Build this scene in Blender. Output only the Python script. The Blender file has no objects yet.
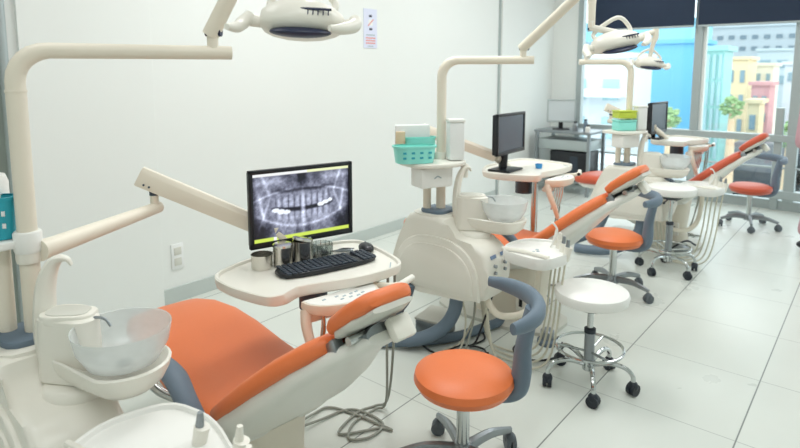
import bpy, bmesh, math, random
from mathutils import Vector, Matrix
random.seed(7)
PI = math.pi
scene = bpy.context.scene
col = scene.collection

# ------------------------------------------------------------------ materials
def lin(c):
    return tuple((v/12.92 if v <= .04045 else ((v+.055)/1.055)**2.4) for v in c)
def rgb(r, g, b): return lin((r/255, g/255, b/255))
MATS = {}
def mat(name, c, rough=.5, metal=0., noise=.0, scale=30., bump=0., trans=0., spec=.5, coat=0., alpha=1.):
    m = bpy.data.materials.new(name); m.use_nodes = True
    nt = m.node_tree; b = nt.nodes['Principled BSDF']
    b.inputs['Base Color'].default_value = (*c, 1)
    b.inputs['Roughness'].default_value = rough
    b.inputs['Metallic'].default_value = metal
    b.inputs['Specular IOR Level'].default_value = spec
    b.inputs['Transmission Weight'].default_value = trans
    b.inputs['Coat Weight'].default_value = coat
    b.inputs['Alpha'].default_value = alpha
    if noise or bump:
        tc = nt.nodes.new('ShaderNodeTexCoord'); n = nt.nodes.new('ShaderNodeTexNoise')
        n.inputs['Scale'].default_value = scale; n.inputs['Detail'].default_value = 4
        nt.links.new(tc.outputs['Object'], n.inputs['Vector'])
        if noise:
            mx = nt.nodes.new('ShaderNodeMix'); mx.data_type = 'RGBA'
            mx.inputs['A'].default_value = (*[v*(1-noise) for v in c], 1)
            mx.inputs['B'].default_value = (*[min(1, v*(1+noise)) for v in c], 1)
            nt.links.new(n.outputs['Fac'], mx.inputs['Factor'])
            nt.links.new(mx.outputs['Result'], b.inputs['Base Color'])
        if bump:
            bp = nt.nodes.new('ShaderNodeBump'); bp.inputs['Strength'].default_value = bump
            bp.inputs['Distance'].default_value = .002
            nt.links.new(n.outputs['Fac'], bp.inputs['Height'])
            nt.links.new(bp.outputs['Normal'], b.inputs['Normal'])
    MATS[name] = m
    return m
mat('cream', rgb(240, 237, 226), .32, noise=.015, scale=8)
mat('ivory', rgb(236, 228, 211), .35, noise=.02, scale=8)
mat('white', rgb(243, 243, 238), .4, noise=.01)
mat('shell', rgb(232, 232, 224), .3, noise=.01)
mat('panel_grey', rgb(214, 214, 204), .45, noise=.01)
mat('orange', rgb(236, 124, 68), .42, noise=.03, scale=140, bump=.08)
mat('red_orange', rgb(208, 92, 62), .42, noise=.03, scale=140, bump=.08)
mat('slate', rgb(106, 123, 138), .55, noise=.03, scale=120, bump=.06)
mat('slate_dark', rgb(66, 78, 90), .5, noise=.03, scale=60)
mat('chrome', rgb(200, 204, 204), .18, 1.)
mat('steel', rgb(224, 222, 216), .25, 1., noise=.05, scale=50)
mat('grey_metal', rgb(150, 156, 160), .35, .8, noise=.03)
mat('mullion', rgb(176, 186, 186), .4, .3, noise=.02)
mat('black', rgb(22, 26, 32), .35, noise=.05)
mat('navy', rgb(22, 34, 66), .4, noise=.05)
mat('key', rgb(44, 54, 66), .5, noise=.05)
mat('caster', rgb(30, 38, 48), .45, noise=.05)
mat('caster_grey', rgb(90, 98, 104), .45, noise=.05)
mat('hose', rgb(150, 152, 142), .45, noise=.03)
mat('hose_cream', rgb(216, 212, 194), .45, noise=.03)
mat('turquoise', rgb(150, 236, 224), .4, noise=.03)
mat('teal', rgb(44, 168, 186), .4, noise=.03)
mat('lime', rgb(196, 214, 74), .4, noise=.03)
mat('paper', rgb(238, 240, 238), .7, noise=.01)
mat('poster', rgb(222, 226, 244), .6, noise=.01)
mat('ink', rgb(60, 62, 80), .6, noise=.02)
mat('red_ink', rgb(228, 150, 140), .6, noise=.02)
mat('blue_ink', rgb(128, 150, 182), .5, noise=.02)
mat('grey_ink', rgb(176, 190, 196), .5, noise=.02)
mat('blue', rgb(54, 150, 214), .4, noise=.02)
mat('tan', rgb(222, 196, 164), .6, noise=.02)
mat('screen_off', rgb(84, 96, 108), .25, noise=.03, scale=4)
mat('screen_reflection', rgb(206, 214, 216), .3, noise=.03, scale=4)  # pale colour paints in the reflection on the far corner screen
mat('wall', rgb(237, 240, 236), .7, noise=.01, scale=3)
mat('wall_green', rgb(160, 170, 162), .6, noise=.02, scale=3)
mat('base_tile', rgb(196, 204, 200), .35, noise=.03, scale=6)
mat('ceiling_white', rgb(240, 240, 236), .8, noise=.01)
mat('blind', rgb(30, 46, 68), .75, noise=.06, scale=60, bump=.1)
mat('skin', rgb(214, 168, 140), .5, noise=.03)
mat('pink', rgb(206, 160, 168), .8, noise=.04, scale=60)
mat('hair', rgb(34, 28, 26), .5, noise=.1)
mat('shoe', rgb(34, 34, 40), .4, noise=.05)
# outdoors
mat('b_blue', rgb(112, 184, 222), .8, noise=.02, scale=.6)
mat('b_blue2', rgb(140, 200, 222), .8, noise=.02, scale=.6)
mat('b_white', rgb(210, 217, 221), .8, noise=.02, scale=.6)
mat('b_teal', rgb(150, 204, 200), .5, noise=.05, scale=.8)
mat('b_yellow', rgb(240, 218, 176), .8, noise=.04, scale=.6)
mat('b_cream', rgb(236, 226, 206), .8, noise=.04, scale=.6)
mat('b_red', rgb(220, 164, 164), .8, noise=.05, scale=.6)
mat('b_grey', rgb(172, 182, 188), .8, noise=.06, scale=.4)
mat('b_grey2', rgb(190, 200, 204), .8, noise=.05, scale=.4)
mat('b_window', rgb(140, 164, 174), .25, noise=.06, scale=1.)
mat('b_window_pale', rgb(160, 196, 204), .25, noise=.06, scale=1.)
mat('b_dark', rgb(104, 122, 134), .4, noise=.06, scale=1.)
mat('asphalt', rgb(170, 176, 178), .9, noise=.08, scale=.5)
mat('leaf', rgb(150, 182, 130), .8, noise=.3, scale=3)
mat('car_dark', rgb(60, 68, 76), .3, noise=.03)
mat('car_silver', rgb(176, 184, 188), .3, noise=.03)

# translucent bowl
def bowl_mat():
    m = bpy.data.materials.new('bowl'); m.use_nodes = True
    nt = m.node_tree; b = nt.nodes['Principled BSDF']; out = nt.nodes['Material Output']
    b.inputs['Base Color'].default_value = (*rgb(236, 240, 238), 1); b.inputs['Roughness'].default_value = .22
    t = nt.nodes.new('ShaderNodeBsdfTransparent'); mx = nt.nodes.new('ShaderNodeMixShader')
    n = nt.nodes.new('ShaderNodeTexNoise'); n.inputs['Scale'].default_value = 5
    mr = nt.nodes.new('ShaderNodeMapRange'); mr.inputs['To Min'].default_value = .50; mr.inputs['To Max'].default_value = .60
    nt.links.new(n.outputs['Fac'], mr.inputs['Value']); nt.links.new(mr.outputs['Result'], mx.inputs['Fac'])
    nt.links.new(t.outputs[0], mx.inputs[1]); nt.links.new(b.outputs[0], mx.inputs[2]); nt.links.new(mx.outputs[0], out.inputs[0])
    MATS['bowl'] = m
bowl_mat()
def glass_mat(name, fac, tint):
    m = bpy.data.materials.new(name); m.use_nodes = True
    nt = m.node_tree; nt.nodes.remove(nt.nodes['Principled BSDF']); out = nt.nodes['Material Output']
    t = nt.nodes.new('ShaderNodeBsdfTransparent'); t.inputs[0].default_value = (*tint, 1)
    g = nt.nodes.new('ShaderNodeBsdfGlossy'); g.inputs['Roughness'].default_value = .03
    mx = nt.nodes.new('ShaderNodeMixShader'); mx.inputs['Fac'].default_value = fac
    nt.links.new(t.outputs[0], mx.inputs[1]); nt.links.new(g.outputs[0], mx.inputs[2]); nt.links.new(mx.outputs[0], out.inputs[0])
    MATS[name] = m
glass_mat('glass', .05, (.97, .99, .98))
glass_mat('cup_glass', .22, (.9, .93, .92))
# tiled floor
def floor_mat():
    m = bpy.data.materials.new('floor_tiles'); m.use_nodes = True
    nt = m.node_tree; N = nt.nodes; L = nt.links; b = N['Principled BSDF']
    tc = N.new('ShaderNodeTexCoord'); sep = N.new('ShaderNodeSeparateXYZ'); L.new(tc.outputs['Object'], sep.inputs[0])
    def line(sock, off, w0, w1):
        a = N.new('ShaderNodeMath'); a.operation = 'SUBTRACT'; a.inputs[1].default_value = off; L.new(sock, a.inputs[0])
        d = N.new('ShaderNodeMath'); d.operation = 'DIVIDE'; d.inputs[1].default_value = .6; L.new(a.outputs[0], d.inputs[0])
        p = N.new('ShaderNodeMath'); p.operation = 'PINGPONG'; p.inputs[1].default_value = .5; L.new(d.outputs[0], p.inputs[0])
        r = N.new('ShaderNodeMapRange'); r.inputs['From Min'].default_value = w0; r.inputs['From Max'].default_value = w1
        r.inputs['To Min'].default_value = 1; r.inputs['To Max'].default_value = 0; L.new(p.outputs[0], r.inputs['Value'])
        return r.outputs['Result']
    lx = line(sep.outputs[0], 1.9535, .0022, .0052)
    ly = line(sep.outputs[1], 1.5513, .0030, .0065)
    lx2 = N.new('ShaderNodeMath'); lx2.operation = 'MULTIPLY'; lx2.inputs[1].default_value = .55; L.new(lx, lx2.inputs[0])
    mxm = N.new('ShaderNodeMath'); mxm.operation = 'MAXIMUM'; L.new(lx2.outputs[0], mxm.inputs[0]); L.new(ly, mxm.inputs[1])
    n = N.new('ShaderNodeTexNoise'); n.inputs['Scale'].default_value = 2.5; n.inputs['Detail'].default_value = 5; L.new(tc.outputs['Object'], n.inputs['Vector'])
    c1 = N.new('ShaderNodeMix'); c1.data_type = 'RGBA'
    c1.inputs['A'].default_value = (*rgb(214, 219, 212), 1); c1.inputs['B'].default_value = (*rgb(224, 228, 220), 1); L.new(n.outputs['Fac'], c1.inputs['Factor'])
    c2 = N.new('ShaderNodeMix'); c2.data_type = 'RGBA'; c2.inputs['B'].default_value = (*rgb(132, 138, 134), 1)
    L.new(mxm.outputs[0], c2.inputs['Factor']); L.new(c1.outputs['Result'], c2.inputs['A']); L.new(c2.outputs['Result'], b.inputs['Base Color'])
    rr = N.new('ShaderNodeMapRange'); rr.inputs['To Min'].default_value = .24; rr.inputs['To Max'].default_value = .34; L.new(n.outputs['Fac'], rr.inputs['Value']); L.new(rr.outputs['Result'], b.inputs['Roughness'])
    b.inputs['Specular IOR Level'].default_value = .4
    MATS['floor'] = m
floor_mat()
# the lit screen: colours come from the mesh attribute "xray", given off as light
def xray_mat():
    m = bpy.data.materials.new('xray_screen'); m.use_nodes = True
    nt = m.node_tree; b = nt.nodes['Principled BSDF']
    a = nt.nodes.new('ShaderNodeAttribute'); a.attribute_name = 'xray'
    b.inputs['Base Color'].default_value = (.02, .02, .03, 1); b.inputs['Roughness'].default_value = .3
    nt.links.new(a.outputs['Color'], b.inputs['Emission Color']); b.inputs['Emission Strength'].default_value = 1.0
    MATS['xray'] = m
xray_mat()

# ------------------------------------------------------------------ mesh builder
def catmull(pts, n=8, closed=False):
    P = [Vector(p) for p in pts]
    if len(P) < 3 and not closed: return P
    out = []; m = len(P); rng = m if closed else m-1
    for i in range(rng):
        p0 = P[(i-1) % m] if (closed or i > 0) else P[0]*2-P[1]
        p1 = P[i]; p2 = P[(i+1) % m]
        p3 = P[(i+2) % m] if (closed or i+2 < m) else P[-1]*2-P[-2]
        for k in range(n):
            t = k/n; t2 = t*t; t3 = t2*t
            out.append(.5*((2*p1)+(p2-p0)*t+(2*p0-5*p1+4*p2-p3)*t2+(3*p1-p0-3*p2+p3)*t3))
    if not closed: out.append(P[-1].copy())
    return out
def chaikin(poly, it=2):
    P = [Vector(p) for p in poly]
    for _ in range(it):
        Q = []
        for i in range(len(P)):
            a, b = P[i], P[(i+1) % len(P)]
            Q += [a*.8+b*.2, a*.2+b*.8]
        P = Q
    return [tuple(p) for p in P]
def rot_to(d, up=(0, 0, 1)):
    z = Vector(d).normalized(); u = Vector(up)
    if abs(z.dot(u)) > .98: u = Vector((1, 0, 0))
    x = u.cross(z).normalized(); y = z.cross(x)
    return Matrix((x, y, z)).transposed()

class MB:
    def __init__(s): s.bm = bmesh.new()
    def _face(s, vs):
        try: return s.bm.faces.new(vs)
        except ValueError: return None
    def box(s, c, size, rz=0., bevel=0., R=None, seg=2):
        r = bmesh.ops.create_cube(s.bm, size=1.); vs = r['verts']
        M = Matrix.Translation(Vector(c)) @ ((R.to_4x4() if R is not None else Matrix.Rotation(rz, 4, 'Z'))) @ Matrix.Diagonal((*size, 1))
        bmesh.ops.transform(s.bm, matrix=M, verts=vs)
        if bevel:
            es = list({e for v in vs for e in v.link_edges})
            bmesh.ops.bevel(s.bm, geom=es, offset=min(bevel, min(size)*.49), segments=seg, profile=.5, affect='EDGES')
        return s
    def loft(s, rings, closed_ring=True, cap=True):
        V = [[s.bm.verts.new(p) for p in r] for r in rings]
        n = len(V[0])
        for a, b in zip(V[:-1], V[1:]):
            for i in range(n if closed_ring else n-1):
                s._face([a[i], a[(i+1) % n], b[(i+1) % n], b[i]])
        if cap and closed_ring:
            s._face(V[0][::-1]); s._face(V[-1])
        return s
    def tube(s, pts, r, seg=10, smooth=0, closed=False, flat=1., up=None):
        P = catmull(pts, smooth, closed) if smooth else [Vector(p) for p in pts]
        n = len(P); rr = r if isinstance(r, (list, tuple)) else None
        t0 = (P[1]-P[0]).normalized()
        u = Vector(up) if up else (Vector((0, 0, 1)) if abs(t0.z) < .9 else Vector((1, 0, 0)))
        nrm = (u - t0*u.dot(t0)).normalized(); rings = []
        for i in range(n):
            if closed: t = (P[(i+1) % n]-P[i-1]).normalized()
            else: t = (P[min(i+1, n-1)]-P[max(i-1, 0)]).normalized()
            nrm = (nrm - t*nrm.dot(t)).normalized(); bi = t.cross(nrm)
            if rr:
                f = i/(n-1)*(len(rr)-1); k = min(int(f), len(rr)-2); rad = rr[k]+(rr[k+1]-rr[k])*(f-k)
            else: rad = r
            rings.append([P[i]+(nrm*math.cos(a)*rad+bi*math.sin(a)*rad*flat) for a in [2*PI*j/seg for j in range(seg)]])
        if closed: rings.append(None)
        if closed:
            rings = rings[:-1]; V = [[s.bm.verts.new(p) for p in r_] for r_ in rings]
            for i in range(n):
                a, b = V[i], V[(i+1) % n]
                for j in range(seg): s._face([a[j], a[(j+1) % seg], b[(j+1) % seg], b[j]])
        else: s.loft(rings)
        return s
    def cyl(s, p0, p1, r, seg=16, r2=None):
        return s.tube([p0, p1], [r, r if r2 is None else r2], seg)
    def lathe(s, prof, o=(0, 0, 0), seg=28, R=None, sx=1., sy=1.):
        rings = []
        for r, z in prof:
            ring = []
            for j in range(seg):
                a = 2*PI*j/seg; v = Vector((max(r, 1e-4)*math.cos(a)*sx, max(r, 1e-4)*math.sin(a)*sy, z))
                if R is not None: v = R @ v
                ring.append(v+Vector(o))
            rings.append(ring)
        return s.loft(rings)
    def prism(s, poly, h0, h1, axis='Z', bevel=0., M=None, seg=2):
        def to(p, h):
            if axis == 'Z': v = Vector((p[0], p[1], h))
            elif axis == 'X': v = Vector((h, p[0], p[1]))
            else: v = Vector((p[0], h, p[1]))
            return M @ v if M is not None else v
        a = [s.bm.verts.new(to(p, h0)) for p in poly]; b = [s.bm.verts.new(to(p, h1)) for p in poly]
        n = len(poly); fs = []
        fs.append(s._face(a[::-1])); fs.append(s._face(b))
        for i in range(n): s._face([a[i], a[(i+1) % n], b[(i+1) % n], b[i]])
        if bevel:
            es = list({e for f in fs if f for e in f.edges})
            bmesh.ops.bevel(s.bm, geom=es, offset=bevel, segments=seg, profile=.5, affect='EDGES')
        return s
    def ell(s, c, rad, R=None, seg=20, rings=12, pw=1.):
        out = []
        for i in range(1, rings):
            th = PI*i/rings; ring = []
            for j in range(seg):
                ph = 2*PI*j/seg
                f = lambda q: math.copysign(abs(q)**pw, q)
                v = Vector((rad[0]*f(math.sin(th))*f(math.cos(ph)), rad[1]*f(math.sin(th))*f(math.sin(ph)), rad[2]*f(math.cos(th))))
                if R is not None: v = R @ v
                ring.append(v+Vector(c))
            out.append(ring)
        return s.loft(out)
    def cushion(s, st, cx=0., pw=.5, seg=28, lip=True):
        """stations: (y, z, half width, half thickness); the path runs in the y-z plane"""
        P = [Vector((0, a, b)) for a, b, _, _ in st]; rings = []
        for i, (a, b, w, t) in enumerate(st):
            tg = (P[min(i+1, len(P)-1)]-P[max(i-1, 0)]).normalized(); nr = Vector((1, 0, 0)).cross(tg)
            if nr.z < 0: nr = -nr
            ring = []
            for j in range(seg):
                an = 2*PI*j/seg; c, sn = math.cos(an), math.sin(an)
                ring.append(Vector((cx, a, b))+Vector((1, 0, 0))*w*math.copysign(abs(c)**pw, c)+nr*t*math.copysign(abs(sn)**.7, sn))
            rings.append(ring)
        return s.loft(rings)
    def build(s, name, m, parent=None, base=(0, 0, 0), smooth=True, ang=40):
        bm = s.bm; off = BASE[parent.name] if parent is not None else Vector(base)
        bmesh.ops.recalc_face_normals(bm, faces=bm.faces)
        for v in bm.verts: v.co -= off
        if smooth:
            for f in bm.faces: f.smooth = True
            lim = math.radians(ang)
            for e in bm.edges:
                if len(e.link_faces) == 2 and e.calc_face_angle(0) > lim: e.smooth = False
        me = bpy.data.meshes.new(name); bm.to_mesh(me); bm.free()
        o = bpy.data.objects.new(name, me); me.materials.append(MATS[m] if isinstance(m, str) else m)
        col.objects.link(o)
        if parent is not None:
            o.parent = parent; BASE[o.name] = off.copy()
        else:
            o.location = Vector(base)+OFF; BASE[o.name] = Vector(base)
        return o
BASE = {}
OFF = Vector((0, 0, 0))
def thing(name, label, cat, base=(0, 0, 0), group=None):
    o = bpy.data.objects.new(name, None); col.objects.link(o); o.empty_display_size = .1
    o.location = Vector(base)+OFF; BASE[o.name] = Vector(base)
    return tag(o, label, cat, group)
def tag(o, label, cat, group=None):
    o['label'] = label; o['category'] = cat
    if group: o['group'] = group
    return o
def struct(o): o['kind'] = 'structure'; return o
def copy_thing(o, parent=None):
    c = o.copy(); col.objects.link(c)
    if parent is not None: c.parent = parent
    for ch in list(o.children): copy_thing(ch, c)
    return c
def circle_ell(cx, cy, rx, ry, n=32, a0=0., a1=2*PI):
    return [(cx+rx*math.cos(a0+(a1-a0)*i/n), cy+ry*math.sin(a0+(a1-a0)*i/n)) for i in range(n)]

# ------------------------------------------------------------------ camera
F_PX, YAW, PITCH, HCAM = 581.5, .6926, .1235, 1.489
fw = Vector((math.cos(YAW)*math.cos(PITCH), math.sin(YAW)*math.cos(PITCH), -math.sin(PITCH)))
cam_d = bpy.data.cameras.new('camera'); cam = bpy.data.objects.new('camera', cam_d); col.objects.link(cam)
rt = Vector((math.sin(YAW), -math.cos(YAW), 0)); upv = rt.cross(fw)
cam.matrix_world = Matrix.Translation((0, 0, HCAM)) @ Matrix((rt, upv, -fw)).transposed().to_4x4()
cam_d.sensor_width = 36; cam_d.sensor_fit = 'HORIZONTAL'; cam_d.lens = F_PX/800*36
cam_d.shift_y = (143.14-224)/800
cam_d.clip_start = .05; cam_d.clip_end = 300
cam_d.dof.use_dof = True; cam_d.dof.focus_distance = 2.15; cam_d.dof.aperture_fstop = 3.2
scene.camera = cam
scene.view_settings.view_transform = 'Standard'; scene.view_settings.look = 'None'
scene.view_settings.gamma = 1; scene.view_settings.use_curve_mapping = False
scene.view_settings.exposure = 0.1

# ------------------------------------------------------------------ room shell
XW, YW, XB, YB, ZC = 7.35, 3.44, -1.6, -2.6, 3.0
struct(MB().box(((XW+XB)/2, (YW+YB)/2, -.05), (XW-XB+.3, YW-YB+.4, .1)).build('floor', 'floor', smooth=False))
struct(MB().box(((XW+XB)/2, (YW+YB)/2, ZC+.05), (XW-XB+.3, YW-YB+.4, .1)).build('ceiling', 'ceiling_white', smooth=False))
struct(MB().box(((1.07+XW)/2, YW+.075, ZC/2), (XW-1.07+.15, .15, ZC)).build('wall_left', 'wall', smooth=False))
struct(MB().box(((1.07+XB)/2-.002, YW+.095, ZC/2), (1.066-XB, .11, ZC)).build('wall_left_end', 'wall_green', smooth=False))
struct(MB().box((XB-.05, (YW+YB)/2, ZC/2), (.1, YW-YB+.3, ZC)).build('wall_rear', 'wall', smooth=False))
struct(MB().box(((XW+XB)/2, YB-.05, ZC/2), (XW-XB+.3, .1, ZC)).build('wall_right', 'wall', smooth=False))
struct(MB().box(((1.07+1.775)/2, YW-.012, ZC/2), (.705, .024, ZC), bevel=.003).build('trim_1', 'wall', smooth=False))
struct(MB().box((6.3, YW-.02, ZC/2), (.74, .04, ZC), bevel=.003).build('trim_2', 'wall', smooth=False))
struct(MB().cyl((1.0, YW-.02, 0), (1.0, YW-.02, ZC), .022, 12).build('trim_3', 'mullion'))
struct(MB().box((5.918, YW-.01, ZC/2), (.02, .02, ZC)).build('trim_4', 'mullion', smooth=False))
mbb = MB().box(((1.78+5.9)/2, YW-.007, .05), (4.12, .014, .1), bevel=.003)
struct(mbb.build('baseboard_left', 'base_tile', smooth=False))
# window wall: jamb, sill upstand, head, mullions, rails, glass
struct(MB().box((XW+.06, (3.06+YW)/2, ZC/2), (.14, YW-3.06, ZC)).build('wall_front_jamb', 'wall', smooth=False))
struct(MB().box((XW+.06, (YB+3.06)/2, .05), (.16, 3.06-YB, .1)).build('wall_front_sill', 'mullion', smooth=False))
struct(MB().box((XW+.06, (YB+3.06)/2, 2.85), (.14, 3.06-YB, .3)).build('wall_front_head', 'wall', smooth=False))
bays = [(3.06, 1.66), (1.66, .72), (.72, -.5), (-.5, -1.9)]
for i, (a, b) in enumerate(bays):
    struct(MB().box((XW+.06, (a+b)/2, 1.4), (.012, a-b, 2.6)).build('window_%d' % (i+1), 'glass', smooth=False))
k = 1
def wtrim(mb, m='mullion'):
    global k
    struct(mb.build('window_%d_frame' % k, m, smooth=False)); k += 1
wtrim(MB().box((XW+.02, 1.665, 1.4), (.12, .085, 2.6), bevel=.006))
wtrim(MB().box((XW+.02, 1.605, 1.4), (.06, .035, 2.6), bevel=.004), 'wall')
wtrim(MB().box((XW+.0, .83, .55), (.09, .075, 1.1), bevel=.006))
wtrim(MB().box((XW+.0, .70, 1.4), (.12, .10, 2.6), bevel=.006))
wtrim(MB().box((XW+.02, -.5, 1.4), (.1, .08, 2.6), bevel=.006))
wtrim(MB().box((XW+.02, 3.06, 1.4), (.1, .07, 2.6), bevel=.006))
wtrim(MB().box((XW-.02, (1.66-2.6)/2, .775), (.09, 4.26, .075), bevel=.006))
wtrim(MB().box((XW-.02, (3.06+1.66)/2, .775), (.09, 1.4, .075), bevel=.006))
wtrim(MB().cyl((XW-.03, 3.0, .46), (XW-.03, -2.5, .46), .012, 8))
wtrim(MB().box((XW-.02, (3.06-2.6)/2, .17), (.1, 5.66, .09), bevel=.006))
# roller blinds
for (a, b, lab) in ((2.93, 1.70, 'dark navy roller blind half drawn over the window left of the tall mullion'),
                    (1.66, -.45, 'dark navy roller blind half drawn over the window right of the tall mullion')):
    t = thing('roller_blind', lab, 'blind', (XW-.13, (a+b)/2, 2.0), 'roller blinds on the window wall')
    m = MB(); n = 24
    m.loft([[Vector((XW-.13+.004*math.sin(i*1.1), a+(b-a)*i/n, z)) for z in (1.995, 2.93)] + [Vector((XW-.127+.004*math.sin(i*1.1), a+(b-a)*i/n, z)) for z in (2.93, 1.995)] for i in range(n+1)])
    m.build('fabric', 'blind', t)
    MB().box((XW-.13, (a+b)/2, 1.988), (.02, a-b, .022), bevel=.006).build('bottom_bar', 'mullion', t)
    MB().cyl((XW-.13, a, 2.94), (XW-.13, b, 2.94), .035, 14).build('roller', 'blind', t)

# ------------------------------------------------------------------ wall things
t = thing('power_outlet', 'white double power outlet low on the white wall', 'outlet', (1.885, YW, .29))
MB().box((1.885, YW-.005, .30), (.085, .010, .165), bevel=.004).build('cover_plate', 'paper', t)
for z in (.335, .265):
    MB().box((1.885, YW-.0115, z), (.05, .004, .05), bevel=.002).build('socket', 'panel_grey', t)
t = thing('notice_sign', 'pale no smoking sign taped high on the white wall', 'sign', (3.74, YW, 1.7))
MB().box((3.742, YW-.003, 1.85), (.165, .006, .33)).build('sheet', 'poster', t)
m = MB(); m.box((3.742, YW-.0068, 1.955), (.036, .002, .018)); m.box((3.745, YW-.0068, 1.845), (.036, .002, .018)); m.build('symbol', 'ink', t)
R = Matrix.Rotation(math.radians(-40), 3, 'Y')
m = MB(); m.box((3.744, YW-.0068, 1.90), (.085, .002, .010), R=R); m.build('slash', 'red_ink', t)
m = MB(); m.box((3.742, YW-.0068, 1.90), (.05, .0016, .05)); m.build('picture', 'paper', t)
m = MB()
m.box((3.742, YW-.0068, 1.795), (.11, .002, .010)); m.box((3.742, YW-.0068, 1.70), (.07, .002, .008)); m.build('heading', 'grey_ink', t)
m = MB()
for z in (1.77, 1.748, 1.726): m.box((3.742, YW-.0068, z), (.12, .002, .010))
m.build('lines', 'red_ink', t)

# ------------------------------------------------------------------ dental unit
def dental_unit(label):
    t = thing('dental_unit', label, 'dental unit', (.5, 1.75, 0), 'white dental units along the wall')
    prof = [(1.475, .335), (1.445, .41), (1.44, .52), (1.46, .59), (1.51, .63), (1.66, .648), (1.70, .685), (1.715, .735), (1.94, .735),
            (1.96, .69), (2.01, .59), (2.05, .48), (2.07, .39), (2.06, .32), (1.97, .30)]
    prof = [tuple(p[:2]) for p in chaikin([(p[0], p[1], 0) for p in prof], 1)]
    MB().prism(prof, .425, .645, 'X', bevel=.028, seg=3).build('housing', 'cream', t)
    def arch(y0, y1, z0, zt, k=1.):
        n = 20; pts = []
        for i in range(n+1):
            a = PI*i/n; c, sn = math.cos(a), math.sin(a)
            pts.append(((y0+y1)/2+(y1-y0)/2*math.copysign(abs(c)**.75, c), z0+(zt-z0)*abs(sn)**.75))
        return pts
    MB().prism(arch(1.485, 2.03, .345, .635), .412, .44, 'X', bevel=.008).build('side_panel', 'cream', t)
    MB().prism(arch(1.52, 2.00, .365, .595), .405, .44, 'X', bevel=.006).build('side_cover', 'cream', t)
    MB().prism([tuple(p[:2]) for p in chaikin([(.465, 1.755, 0), (.63, 1.755, 0), (.63, 1.91, 0), (.465, 1.91, 0)])], .731, .755, bevel=.008).build('pole_collar', 'slate', t)
    MB().loft([[Vector((x*k+.545*(1-k), y*k+1.83*(1-k), z)) for x, y in [tuple(p[:2]) for p in chaikin([(.435, 1.72, 0), (.655, 1.72, 0), (.655, 1.945, 0), (.435, 1.945, 0)])]] for z, k in ((.53, .8), (.655, .92), (.72, 1.), (.737, .99))]).build('pole_platform', 'cream', t)
    MB().cyl((.505, 1.875, .745), (.505, 1.875, 1.0), .022, 16).build('shelf_post', 'ivory', t)
    # front face: outlets, labels
    for i, x in enumerate((.49, .585)):
        m = MB()
        for dz in (0, -.035): m.cyl((x, 1.455, .525+dz), (x, 1.429, .525+dz), .0085, 12)
        m.build('connector', 'grey_metal', t)
        MB().box((x-.0, 1.450, .57), (.05, .004, .018), bevel=.001, R=Matrix.Rotation(math.radians(-18), 3, 'X')).build('type_plate', 'blue_ink', t)
    # cuspidor
    MB().lathe([(0, .60), (.082, .60), (.088, .636), (.082, .655), (.072, .662), (0, .662)], (.585, 1.625, 0), sx=1., sy=1.05).build('pedestal', 'cream', t)
    def stadium(c0, r0, c1, r1, n=14):
        a = math.atan2(c1[1]-c0[1], c1[0]-c0[0]); pts = []
        for i in range(n+1): b = a+PI/2+PI*i/n; pts.append((c0[0]+r0*math.cos(b), c0[1]+r0*math.sin(b)))
        for i in range(n+1): b = a-PI/2+PI*i/n; pts.append((c1[0]+r1*math.cos(b), c1[1]+r1*math.sin(b)))
        return pts
    st = lambda g, z, dz=0: [Vector((x, y, z)) for x, y in stadium((.585, 1.625), .048+g*.6, (.655, 1.485), .10+g)]
    MB().loft([st(-.055, .655), st(-.03, .66), st(-.005, .682), st(.008, .708), st(.014, .730), st(.007, .734), st(-.008, .724), st(-.045, .705)]).build('cradle', 'cream', t)
    MB().loft([[Vector((x, y, z)) for x, y in stadium((.557, 1.672), .045-g, (.60, 1.60), .045-g)] for g, z in ((.012, .655), (0, .668), (.004, .835), (.012, .84))]).build('support_block', 'cream', t)
    pl = [tuple(p[:2]) for p in chaikin([(.508, 1.655, 0), (.55, 1.73, 0), (.61, 1.69, 0), (.655, 1.61, 0), (.60, 1.56, 0)])]
    MB().prism(pl, .822, .848, bevel=.006).build('cup_shelf', 'cream', t)
    cx = sum(p[0] for p in pl)/len(pl); cy = sum(p[1] for p in pl)/len(pl)
    MB().prism([(cx+(x-cx)*.78, cy+(y-cy)*.78) for x, y in pl], .846, .850).build('shelf_recess', 'panel_grey', t)
    MB().tube([(.562, 1.708, .66), (.55, 1.715, .78), (.551, 1.711, .88), (.56, 1.70, .945), (.577, 1.686, .982), (.596, 1.67, .984), (.606, 1.662, .966)], [.042, .040, .036, .032, .024, .015, .008], 12, 6, flat=.55, up=(1, .6, 0)).build('splash_arch', 'cream', t)
    o = (.652, 1.487, 0)
    MB().lathe([(0, .722), (.05, .722), (.086, .740), (.109, .780), (.119, .826), (.122, .828), (.122, .824), (.113, .779), (.089, .736), (.052, .717), (0, .717)], o, 36).build('rinse_bowl', 'bowl', t)
    MB().lathe([(0, .725), (.018, .725), (.02, .728), (0, .729)], o, 16).build('drain', 'grey_metal', t)
    MB().tube([(.60, 1.60, .80), (.615, 1.575, .835), (.635, 1.55, .835), (.645, 1.535, .815)], .004, 8, 5).build('rinse_spout', 'grey_metal', t)
    # link to the chair and to the floor
    MB().tube([(.55, 1.80, .36), (.70, 1.78, .28), (.86, 1.72, .22)], [.06, .055, .05], 12, 5).build('link_arm', 'cream', t)
    MB().tube([(.49, 1.66, .34), (.485, 1.68, .22), (.45, 1.74, .12), (.37, 1.85, .06), (.32, 2.0, .045), (.30, 2.12, .045)], .036, 14, 6).build('drain_pipe', 'slate', t)
    MB().tube([(.42, 1.92, .34), (.42, 1.97, .22), (.40, 2.05, .14), (.36, 2.16, .08)], .03, 12, 6).build('supply_pipe', 'slate', t)
    return t

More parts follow.
